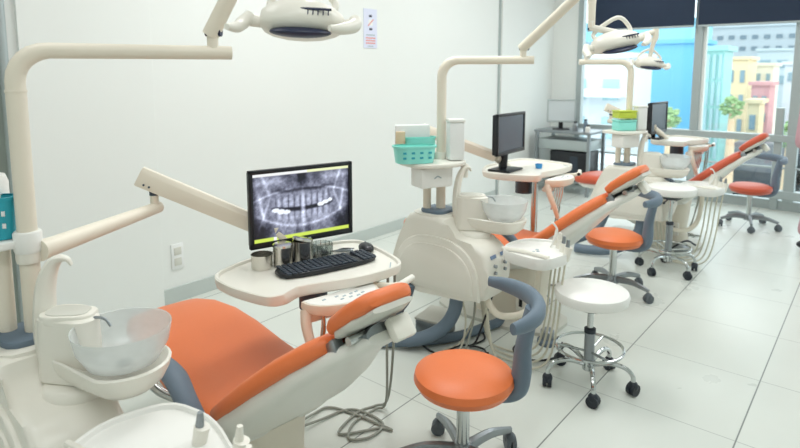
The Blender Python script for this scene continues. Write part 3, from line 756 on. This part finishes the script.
# keyboard
def keyboard(label, c, rz):
    t = thing('keyboard', label, 'keyboard', c)
    R = Matrix.Rotation(rz, 3, 'Z') ; o = Vector(c)
    L, D = .405, .135
    prof = [tuple(p[:2]) for p in chaikin([(-L/2, -D/2, 0), (L/2, -D/2, 0), (L/2, D/2, 0), (-L/2, D/2, 0)], 2)]
    MB().prism(prof, 0, .016, bevel=.004, M=Matrix.Translation(o) @ R.to_4x4()).build('case', 'black', t)
    m = MB()
    for r in range(6):
        n = 18
        for i in range(n):
            x = -L/2+.014+(i+.5)*(L-.028)/n
            if i == 14 and True: continue
            if r == 0 and 4 <= i <= 8:
                if i == 6: m.box(o+R @ Vector((x, -D/2+.018, .018)), (.095, .014, .007), rz=rz, bevel=.002, seg=1)
                continue
            m.box(o+R @ Vector((x, -D/2+.018+r*.0195, .018)), (.0175, .0145, .007), rz=rz, bevel=.002, seg=1)
    m.build('keycaps', 'key', t)
    return t
KB = Vector((1.482, 1.592, .746))
keyboard('black computer keyboard lying on the nearest cream instrument table', KB, -.285)
t = thing('computer_mouse', 'black computer mouse at the right end of the keyboard', 'mouse', (1.722, 1.612, .746))
Rm = Matrix.Rotation(1.0, 3, 'Z')
m = MB(); m.ell((1.722, 1.612, .757), (.052, .031, .020), Rm); 
for v in m.bm.verts: v.co.z = max(v.co.z, .746)
mo = m.build('shell', 'black', t)
MB().ell((1.735, 1.628, .772), (.010, .004, .006), Rm).build('wheel', 'key', t)
MB().tube([(1.70, 1.66, .75), (1.67, 1.70, .749), (1.62, 1.70, .749), (1.58, 1.735, .749)], .002, 6, 6).build('cable', 'black', t)
def tin(c, r, h, label, lid=0.):
    t = thing('steel_canister', label, 'canister', c, 'steel canisters under the x-ray monitor')
    MB().lathe([(0, 0), (r*.97, 0), (r, .004), (r, h-.004), (r*1.03, h-.002), (r*1.03, h), (r*.96, h), (r*.94, .006), (0, .005)], c, 28).build('body', 'steel', t)
    if lid:
        R = Matrix.Rotation(lid-1., 3, 'Y') if lid != 1. else None
        o = Vector(c)+Vector((0, 0, h))
        MB().lathe([(0, .010), (r*.8, .012), (r*1.04, .008), (r*1.06, 0), (r*1.0, 0), (0, .004)], o, 28, R=Matrix.Rotation(lid, 3, 'Y')).build('lid', 'steel', t)
    return t
tin((1.312, 1.772, .745), .040, .055, 'open wide steel canister, leftmost under the monitor')
tin((1.383, 1.735, .745), .037, .076, 'lidded steel canister between the open one and the tilted lid', .001)
tin((1.462, 1.710, .745), .039, .085, 'tall steel canister with a tilted lid beside the glass', .28)
t = thing('glass_bowl', 'clear ribbed glass bowl right of the steel canisters', 'bowl', (1.552, 1.70, .745))
MB().lathe([(0, 0), (.038, 0), (.042, .012), (.044, .055), (.041, .055), (.038, .014), (.03, .005), (0, .005)], (1.552, 1.70, .745), 24).build('vessel', 'cup_glass', t)
m = MB()
for i in range(14):
    a = 2*PI*i/14; m.cyl((1.552+.0435*math.cos(a), 1.70+.0435*math.sin(a), .75), (1.552+.0445*math.cos(a), 1.70+.0445*math.sin(a), .798), .0022, 6)
m.build('ribs', 'cup_glass', t)
t = thing('probe', 'slim steel probe lying by the mouse cable', 'dental tool', (1.64, 1.665, .747))
MB().tube([(1.615, 1.705, .750), (1.645, 1.68, .751), (1.68, 1.648, .750)], [.002, .007, .005], 8).build('shaft', 'grey_metal', t)

# ---- second place
OFF = Vector((1.96, -.02, 0))
dental_unit('white dental unit with two posts and a turquoise basket, middle of the row')
shelf('white pole shelf of the middle unit carrying the turquoise basket')
basket('basket', (.355, 1.845, 1.024), (.215, .12, .085), -.62, 'turquoise', 'light turquoise basket at the front of the middle pole shelf')
basket('basket', (.475, 1.905, 1.024), (.17, .06, .115), -.62, 'turquoise', 'deeper turquoise basket at the back of the middle pole shelf', flare=1.03)
t = thing('tissue_box', 'white box standing behind the turquoise baskets', 'box', (.43, 1.97, 1.024))
MB().box((.47, 1.95, 1.024+.09), (.19, .03, .18), rz=-.7, bevel=.008).build('carton', 'paper', t)
t = thing('plastic_container', 'tall white canister right of the turquoise baskets', 'container', (.575, 1.735, 1.024))
MB().box((.563, 1.735, 1.024+.10), (.085, .075, .20), rz=-.7, bevel=.012).build('body', 'paper', t)
MB().box((.563, 1.735, 1.024+.208), (.09, .08, .018), rz=-.7, bevel=.006).build('lid', 'white', t)
t = thing('hand_tool', 'tan wooden block behind the turquoise basket on the left', 'block', (.36, 1.96, 1.024))
MB().box((.375, 1.955, 1.024+.075), (.05, .02, .15), rz=-.7, bevel=.005).build('block', 'tan', t)
op_light('cream operating lamp over the middle chair, before the window', (.74, 1.10, 1.90), (.80, 1.0, 1.615), (.765, 1.46, 1.545), (.64, -.77, .2), tilt=-.12, tube=(.735, 1.095, 1.69))
assistant_tray('white assistant tray with handpieces beside the middle unit')
dental_chair('middle orange dental chair between the two round stools', cx=1.11, lift=.075)
tab2, f2 = inst_table('cream instrument table of the middle unit with a dark monitor', (1.16, 1.58), .02, .87, (.575, 1.80, 1.02), (.86, 2.12, 1.02), (1.18, 1.86, .96))
MB().tube([(1.42, 1.70, 0.012), (1.42, 1.70, .83)], .022, 14).build('post', 'chrome', tab2); MB().lathe([(0, 0), (.12, 0), (.12, .012), (.03, .02), (0, .02)], (1.42, 1.70, 0), 24).build('post_base', 'grey_metal', tab2)
monitor('black computer monitor with a dark screen on the middle instrument table', (1.27, 1.80, .865), .05, 'screen_off', W=.38, H=.255, stand=.11)
t = thing('cup', 'small blue cup on the middle instrument table', 'cup', (1.45, 1.68, .865))
MB().lathe([(0, 0), (.02, 0), (.024, .028), (.021, .028), (.018, .003), (0, .003)], (1.47, 1.70, .865), 16).build('cup_body', 'blue', t)

# ---- third place
OFF = Vector((4.2, -.26, 0))
dental_unit('white dental unit nearest the window, behind the second orange stool')
shelf('white pole shelf nearest the window carrying stacked colour boxes', mark=False)
for i, (mn, z, lab) in enumerate((('turquoise', 0, 'turquoise box at the bottom of the stack near the window'), ('lime', .085, 'lime green box on top of the turquoise box near the window'))):
    t = thing('storage_box', lab, 'box', (.40, 1.84, 1.024+z), 'stacked colour boxes on the far shelf')
    MB().box((.45, 1.82, 1.024+z+.035), (.15, .11, .07 if i == 0 else .05), rz=-.7, bevel=.008).build('box_body', mn, t)
    MB().box((.45, 1.82, 1.024+z+(.0775 if i == 0 else .0665)), (.155, .115, .013), rz=-.7, bevel=.004).build('lid', mn if i else 'turquoise', t)
t = thing('plastic_container', 'tall clear white jug beside the lime green box', 'container', (.575, 1.735, 1.024))
MB().box((.563, 1.735, 1.024+.09), (.085, .075, .18), rz=-.7, bevel=.012).build('body', 'paper', t)
MB().box((.563, 1.735, 1.024+.186), (.09, .08, .016), rz=-.7, bevel=.006).build('lid', 'white', t)
op_light('cream operating lamp against the window, farthest of the three', (.70, 1.69, 1.80), (.685, 1.72, 1.54), (.36, 2.11, 1.56), (.55, -.8, -.1), tilt=-.15)
assistant_tray('white assistant tray beside the unit nearest the window')
dental_chair('red orange dental chair nearest the window, its headrest before the rail', 'red_orange', cx=1.10, lift=.08)
inst_table('cream instrument table of the unit nearest the window', (.90, 1.50), -.25, .91, (.575, 1.80, 1.06), (.80, 2.05, 1.06), (1.0, 1.75, 1.0), sc=.78)
monitor('thin black computer monitor turned edge-on before the window', (1.08, 1.74, .905), -.06, 'screen_off', W=.38, H=.27, stand=.05)
OFF = Vector((0, 0, 0))

# ---- stools
s1 = stool('nearest orange stool with a curved grey backrest, in front', 'orange', .412, back={'top': .25}, castermat='caster_grey')
s1['group'] = 'orange stools with curved grey backrests'
s1.location = (1.69, 1.10, 0); s1.rotation_euler.z = math.radians(-56)
s2 = copy_thing(s1); s2['label'] = 'middle orange stool with grey backrest, behind the white stool'
s2.location = (3.83, 1.315, 0); s2.rotation_euler.z = math.radians(-66)
s3 = copy_thing(s1); s3['label'] = 'farthest orange stool with grey backrest, by the window posts'
s3.location = (6.34, .91, 0); s3.rotation_euler.z = math.radians(-62)
for ch in s3.children:
    if ch.name.startswith('seat') and 'plate' not in ch.name:
        ch.data = ch.data.copy(); ch.data.materials[0] = MATS['red_orange']
w1 = stool('white round stool with a chrome foot ring beside the nearest orange stool', 'white', .47, ring=True)
w1['group'] = 'white round stools'; w1.location = (2.60, .985, 0); w1.rotation_euler.z = math.radians(-152)
w2 = stool('white round stool at the unit nearest the window, set higher', 'white', .645, ring=True)
w2['group'] = 'white round stools'; w2.location = (4.53, 1.15, 0); w2.rotation_euler.z = .35

# ---- floor things around the middle unit
t = thing('junction_box', 'grey metal junction box on the floor under the middle unit', 'box', (2.56, 1.86, 0))
MB().box((2.56, 1.86, .055), (.20, .16, .11), rz=.15, bevel=.012).build('case', 'grey_metal', t)
MB().box((2.56, 1.86, .115), (.205, .165, .014), rz=.15, bevel=.005).build('lid', 'panel_grey', t)
MB().cyl((2.575, 1.775, .06), (2.575, 1.765, .06), .012, 12).build('plug', 'black', t)
hz = tag(MB().tube([(2.16, 2.2, .03), (2.22, 2.02, .03), (2.36, 1.86, .03), (2.55, 1.72, .03), (2.75, 1.66, .03), (2.9, 1.62, .03)], .026, 12, 6).build('floor_hose', 'slate', base=(2.3, 1.9, 0)), 'long slate grey hose lying on the floor behind the nearest stool', 'hose')
cabs = [('black', [(2.62, 1.50, .60), (2.60, 1.48, .45), (2.52, 1.50, .25), (2.50, 1.55, .08), (2.55, 1.62, .012), (2.66, 1.60, .010), (2.74, 1.66, .010)], 'black cable hanging from the middle unit down to the floor'),
        ('black', [(2.42, 2.0, .30), (2.40, 1.95, .10), (2.36, 1.75, .012), (2.44, 1.58, .010), (2.54, 1.50, .010)], 'black cable lying on the floor under the middle unit'),
        ('hose_cream', [(2.46, 1.62, .32), (2.47, 1.60, .18), (2.45, 1.62, .03), (2.34, 1.66, .012), (2.28, 1.72, .012)], 'cream cable hanging straight below the middle unit'),
        ('hose_cream', [(2.50, 1.58, .34), (2.56, 1.60, .2), (2.52, 1.66, .03), (2.40, 1.70, .010), (2.30, 1.66, .010), (2.30, 1.58, .010)], 'cream cable looping on the floor under the middle unit'),
        ('black', [(2.46, 1.62, .010), (2.38, 1.56, .010), (2.44, 1.48, .010), (2.56, 1.54, .010), (2.52, 1.66, .010), (2.40, 1.68, .010)], 'black cable coiled on the floor behind the nearest stool'),
        ('hose', [(2.50, 1.56, .33), (2.44, 1.54, .18), (2.36, 1.56, .03), (2.28, 1.62, .010), (2.24, 1.56, .010)], 'grey cable hanging slack behind the nearest stool'),
        ('black', [(2.9, 1.25, .010), (2.75, 1.2, .010), (2.62, 1.28, .010), (2.66, 1.42, .010), (2.86, 1.42, .010)], 'black cable curled on the floor behind the white stool')]
for mn, pts, lab in cabs:
    tag(MB().tube(pts, .0055, 8, 8).build('cable', mn, base=(pts[-1][0], pts[-1][1], 0)), lab, 'cable')
t = thing('foot_switch', 'grey round foot switch on the floor behind the white stool', 'foot pedal', (2.86, 1.32, 0))
MB().lathe([(0, 0), (.055, 0), (.055, .02), (.045, .03), (0, .03)], (2.86, 1.32, 0), 20).build('base', 'slate', t)
MB().lathe([(0, .03), (.035, .03), (.037, .075), (.03, .082), (0, .083)], (2.86, 1.32, 0), 20).build('pedal', 'grey_metal', t)
t = thing('foot_control', 'grey foot control on the floor by the unit nearest the window', 'foot pedal', (5.05, 1.18, 0))
MB().box((5.1, 1.2, .03), (.16, .12, .05), rz=.4, bevel=.012).build('base', 'grey_metal', t)
MB().tube([(4.98, 1.25, .04), (5.05, 1.15, .11), (5.15, 1.1, .06)], .008, 8, 5).build('hoop', 'caster', t)

# ------------------------------------------------------------------ work table in the far corner
t = thing('work_table', 'grey steel work table in the far corner by the window', 'table', (6.85, 2.95, 0))
MB().box((6.86, 2.95, .755), (.52, .72, .03), bevel=.006).build('table_top', 'grey_metal', t)
for x in (6.63, 7.09):
    for y in (2.62, 3.28): MB().box((x, y, .37), (.035, .035, .74)).build('leg', 'grey_metal', t)
MB().box((6.86, 2.95, .60), (.46, .64, .12), bevel=.006).build('drawer_box', 'mullion', t)
MB().box((6.86, 2.95, .16), (.46, .66, .02)).build('low_shelf', 'grey_metal', t)
monitor('pale computer monitor on the work table in the far corner', (6.80, 3.05, .77), math.radians(-62), 'screen_reflection', frame='mullion', W=.34, H=.28, stand=.09)
t = thing('computer_case', 'black computer case under the far corner work table', 'computer', (6.80, 2.9, .17))
MB().box((6.84, 2.88, .345), (.40, .46, .35), bevel=.01).build('case', 'black', t)
MB().box((6.637, 2.80, .345), (.006, .10, .25)).build('front_panel', 'key', t)
for (x, y, r, h, mn, lab) in ((6.72, 2.83, .03, .10, 'grey_metal', 'grey jar on the far corner work table, beside the pale monitor'), (6.76, 2.72, .025, .13, 'slate', 'slate bottle on the far corner work table'), (6.68, 2.66, .03, .07, 'white', 'white jar at the right end of the far corner work table')):
    t = thing('jar', lab, 'jar', (x, y, .77))
    MB().lathe([(0, 0), (r, 0), (r, h*.75), (r*.7, h*.85), (r*.7, h), (0, h)], (x, y, .77), 16).build('jar_body', mn, t)
    MB().lathe([(0, h), (r*.75, h), (r*.75, h+.015), (0, h+.016)], (x, y, .77), 16).build('lid', 'caster', t)

# ------------------------------------------------------------------ person at the right edge
def person():
    px, py = 5.985, .380
    t = thing('person', 'person in pink trousers and dark shoes standing at the right edge', 'person', (px, py, 0))
    def skinmesh(name, verts, edges, radii, m, sub=2):
        me = bpy.data.meshes.new(name); me.from_pydata([tuple(v) for v in verts], edges, []); o = bpy.data.objects.new(name, me); col.objects.link(o)
        me.materials.append(MATS[m]); md = o.modifiers.new('skin', 'SKIN')
        for i, r in enumerate(radii): me.skin_vertices[0].data[i].radius = r if isinstance(r, tuple) else (r, r)
        me.skin_vertices[0].data[0].use_root = True
        md.use_smooth_shade = True
        sd = o.modifiers.new('sub', 'SUBSURF'); sd.levels = sub; sd.render_levels = sub
        o.parent = t
        return o
    V = [(0, 0, .95), (0, 0, 1.10), (0, 0, 1.28), (0, .0, 1.42), (0, 0, 1.50), (0.01, 0, 1.58), (.015, 0, 1.66), (.01, 0, 1.72)]
    E_ = [(i, i+1) for i in range(7)]; Rr = [(.15, .11), (.13, .10), (.15, .11), (.12, .08), (.05, .05), (.075, .085), (.078, .095), (.05, .06)]
    for s_ in (-1, 1):
        b = len(V); k_ = s_*.12; V += [(0, s_*.10, .88), (.02+k_*.5, s_*.10, .50), (-.01+k_, s_*.095, .10), (.02+k_, s_*.095, .045), (.13+k_, s_*.10, .03)]
        E_ += [(0, b), (b, b+1), (b+1, b+2), (b+2, b+3), (b+3, b+4)]; Rr += [.085, .06, .042, .04, (.03, .035)]
        b = len(V); V += [(0, s_*.18, 1.40), (.07, s_*.215, 1.13), (.20, s_*.20, .95), (.25, s_*.195, .90)]
        E_ += [(3, b), (b, b+1), (b+1, b+2), (b+2, b+3)]; Rr += [.055, .042, .03, (.018, .032)]
        h = b+3
        for f_ in range(4):
            b = len(V); L_ = (.075, .085, .08, .06)[f_]; ox = (-.027+.018*f_)
            V += [(.27, s_*.19+ox*.6, .87), (.27+L_*.5, s_*.185+ox, .855), (.27+L_, s_*.18+ox, .83)]; E_ += [(h, b), (b, b+1), (b+1, b+2)]; Rr += [.010, .009, .008]
        b = len(V); V += [(.26, s_*.165, .89), (.285, s_*.145, .88), (.305, s_*.14, .865)]; E_ += [(h, b), (b, b+1), (b+1, b+2)]; Rr += [.011, .010, .008]
    body = skinmesh('body', V, E_, Rr, 'skin')
    # clothing
    def cl(name, vv, ee, rr, m): return skinmesh(name, vv, ee, rr, m)
    tv = [(0, 0, .98), (0, 0, .90)]; te = [(0, 1)]; tr = [(.165, .125), (.16, .12)]
    for s_ in (-1, 1):
        b = len(tv); k_ = s_*.12; tv += [(0, s_*.10, .82), (.02+k_*.5, s_*.10, .50), (-.01+k_, s_*.095, .09)]; te += [(1, b), (b, b+1), (b+1, b+2)]; tr += [.10, .082, .075]
    cl('trousers', tv, te, tr, 'pink')
    tv = [(0, 0, .80), (0, 0, .92), (0, 0, 1.10), (0, 0, 1.28), (0, 0, 1.44)]; te = [(0, 1), (1, 2), (2, 3), (3, 4)]; tr = [(.20, .16), (.205, .165), (.185, .15), (.185, .145), (.125, .09)]
    for s_ in (-1, 1):
        b = len(tv); tv += [(0, s_*.18, 1.41), (.04, s_*.205, 1.24)]; te += [(4, b), (b, b+1)]; tr += [.07, .062]
    cl('tunic', tv, te, tr, 'pink')
    for s_ in (-1, 1):
        MB().ell((px+.06+s_*.12, py+s_*.098, .042), (.135, .05, .045)).build('shoe', 'shoe', t)
    m = MB(); m.ell((px-.005, py, 1.69), (.098, .09, .10))
    for v in list(m.bm.verts):
        if v.co.x > px+.05 and v.co.z < 1.70: v.co.x = px+.05
    m.build('hair', 'hair', t)
    # face
    for s_ in (-1, 1):
        MB().ell((px+.098, py+s_*.032, 1.645), (.008, .012, .007)).build('eye', 'white', t)
        MB().ell((px+.013, py+s_*.083, 1.63), (.016, .008, .028)).build('ear', 'skin', t)
    MB().tube([(px+.10, py, 1.65), (px+.118, py, 1.612), (px+.098, py, 1.602)], [.007, .013, .008], 8).build('nose', 'skin', t)
    MB().ell((px+.094, py, 1.573), (.008, .022, .007)).build('mouth', 'red_ink', t)
    t.rotation_euler.z = math.radians(-50)
person()

# ------------------------------------------------------------------ outside
GZ = -2.2
struct(MB().box((45, 0, GZ-.1), (75, 90, .2)).build('outdoor_ground', 'asphalt', smooth=False))
def building(label, x, yL, yR, top, m, depth=6., win=None, wm='b_window', ledge=None, name='building', roof=None):
    t = thing(name, label, 'building', (x+depth/2, (yL+yR)/2, GZ))
    MB().box((x+depth/2, (yL+yR)/2, (top+GZ)/2), (depth, yL-yR, top-GZ)).build('walls', m, t, smooth=False)
    MB().box((x+depth/2, (yL+yR)/2, top+.06), (depth+.2, yL-yR+.2, .14)).build('parapet', roof or m, t, smooth=False)
    if win:
        nx, nz, z0, z1, fx, fz = win
        for i in range(nx):
            for j in range(nz):
                cy_ = yL+(yR-yL)*(i+.5)/nx; w_ = (yL-yR)/nx*fx; hz_ = (z1-z0)/nz
                cz = z0+hz_*(j+.5)
                fr = MB().box((x-.01, cy_, cz), (.1, w_, hz_*fz)).build('window', wm, t, smooth=False)
    for z in (ledge or []):
        MB().box((x-.3, (yL+yR)/2, z), (.7, yL-yR, .22)).build('ledge', 'b_white', t, smooth=False)
    return t
building('bright sky blue building seen through the glass left of the mullion', 22, 8.0, 4.95, 2.45, 'b_blue', 2)
building('pale blue upper building behind the sky blue one', 29, 12.5, 6.9, 3.75, 'b_blue2', 4, (3, 1, 2.1, 3.1, .55, .7))
building('white building with long ledges outside, lower left of the glass', 16, 9.0, 5.3, 1.85, 'b_white', 2, (4, 2, -.6, 1.5, .45, .55), 'b_window_pale', [.9, -.7])
building('low white building outside behind the far chair', 13.2, 8.0, 3.3, -.75, 'b_white', 1.6, (5, 1, -1.9, -.95, .5, .6), 'b_window_pale')
building('teal glass tower outside right of the mullion', 19, 4.10, 3.62, 2.08, 'b_teal', 1.2, (3, 5, -1.9, 2.0, .5, .9), 'b_window_pale')
building('yellow house outside right of the teal tower', 30, 5.6, 4.72, 2.0, 'b_yellow', 2, (2, 3, -1.5, 1.8, .4, .5))
building('cream house outside beside the yellow one', 33, 4.95, 4.15, 1.75, 'b_cream', 2, (2, 4, -1.9, 1.6, .4, .45))
building('small pink red house outside in the right pane', 26, 3.95, 3.35, .95, 'b_red', 1.5, (2, 2, -.6, .7, .5, .5))
building('narrow tan house outside in front of the cream one', 24, 3.72, 3.36, .35, 'b_yellow', 1.2, (1, 2, -1.9, .2, .5, .5))
building('pale roadside house outside at the right edge of the glass', 21, 1.72, .3, .85, 'b_grey2', 2, (3, 1, -.3, .55, .6, .6), 'b_dark')
building('white terraced house outside, upper right of the glass', 28.5, 3.2, 1.2, 1.75, 'b_white', 2.5, (3, 1, .9, 1.6, .6, .5))
building('long grey building on the skyline outside', 45, 12.0, 1.0, 4.4, 'b_grey', 5, (16, 2, 2.6, 4.1, .5, .35), 'b_dark')
building('grey office block outside below the skyline building', 38, 5.6, 1.6, 2.6, 'b_grey2', 4, (5, 2, .6, 2.3, .6, .5))
def tree(label, x, y, z, r, n=220):
    t = thing('tree', label, 'tree', (x, y, GZ))
    MB().tube([(x, y, GZ), (x+.1, y, (GZ+z)/2), (x, y, z)], [.16, .12, .06], 8, 4).build('trunk', 'tan', t)
    m = MB(); rd = random.Random(int(x*7+y*13))
    for i in range(n):
        a = rd.uniform(0, 2*PI); b = math.acos(rd.uniform(-1, 1)); q = r*rd.uniform(.4, 1)**.6
        c = Vector((x+q*math.sin(b)*math.cos(a), y+q*math.sin(b)*math.sin(a), z+q*math.cos(b)*1.1))
        R = Matrix.Rotation(rd.uniform(0, 6), 3, 'Z') @ Matrix.Rotation(rd.uniform(0, 3), 3, 'X')
        m.ell(c, (.16*r+.03, .10*r+.02, .035*r+.01), R, 6, 4)
    m.build('crown', 'leaf', t)
tree('green tree outside before the yellow house', 18.2, 3.2, .5, .28, 120)
tree('green tree outside at the right pane above the rail', 17.6, 1.75, -.1, .32, 120)
tree('small green tree outside before the white building', 15.36, 4.05, .35, .26, 120)
def car(label, x, y, m, rz=0.):
    t = thing('car', label, 'car', (x, y, GZ))
    o = Vector((x, y, GZ)); R = Matrix.Rotation(rz, 4, 'Z'); M = Matrix.Translation(o) @ R
    pr_ = [(-2.1, .35), (-2.1, .8), (-1.9, .95), (-1.2, 1.0), (-.6, 1.45), (.7, 1.45), (1.3, 1.0), (2.0, .9), (2.15, .7), (2.15, .35)]
    MB().prism(pr_, -.85, .85, 'Y', bevel=.08, M=M).build('body', m, t)
    MB().prism([(-1.05, 1.02), (-.55, 1.38), (.65, 1.38), (1.1, 1.02)], -.87, .87, 'Y', M=M).build('windows', 'b_dark', t)
    for sx in (-1.35, 1.35):
        for sy in (-.8, .8): MB().cyl(M @ Vector((sx, sy-.1, .33)), M @ Vector((sx, sy+.1, .33)), .33, 16).build('wheel', 'black', t)
for x, y, m_, lab in ((21.4, 2.72, 'car_dark', 'dark car parked in the street below the right pane'), (26.2, 2.0, 'car_silver', 'silver car parked in the street behind the dark one')):
    car(lab, x, y, m_, .02)

# ------------------------------------------------------------------ light
w = bpy.data.worlds.new('sky'); scene.world = w; w.use_nodes = True
nt = w.node_tree; bg = nt.nodes['Background']
bg.inputs['Color'].default_value = (.86, .95, 1.0, 1); bg.inputs['Strength'].default_value = 2.7
def area(x, y, z, sx, sy, power, c=(.98, .992, 1.)):
    l = bpy.data.lights.new('ceiling_or_fill_panel', 'AREA'); l.shape = 'RECTANGLE'; l.size = sx; l.size_y = sy; l.energy = power; l.color = c
    o = bpy.data.objects.new('ceiling_or_fill_panel', l); col.objects.link(o); o.location = (x, y, z)
for x, y, e in ((.2, 2.2, 9), (.3, .3, 12), (-.9, .6, 5), (2.4, 2.2, 25), (2.4, .3, 17), (4.6, 2.2, 18), (4.6, .3, 13), (6.3, 2.2, 9), (6.3, .3, 7)):  # the panel behind the camera is an added fill for camera-facing sides
    area(x, y, ZC-.03, 1.2, .6, e)
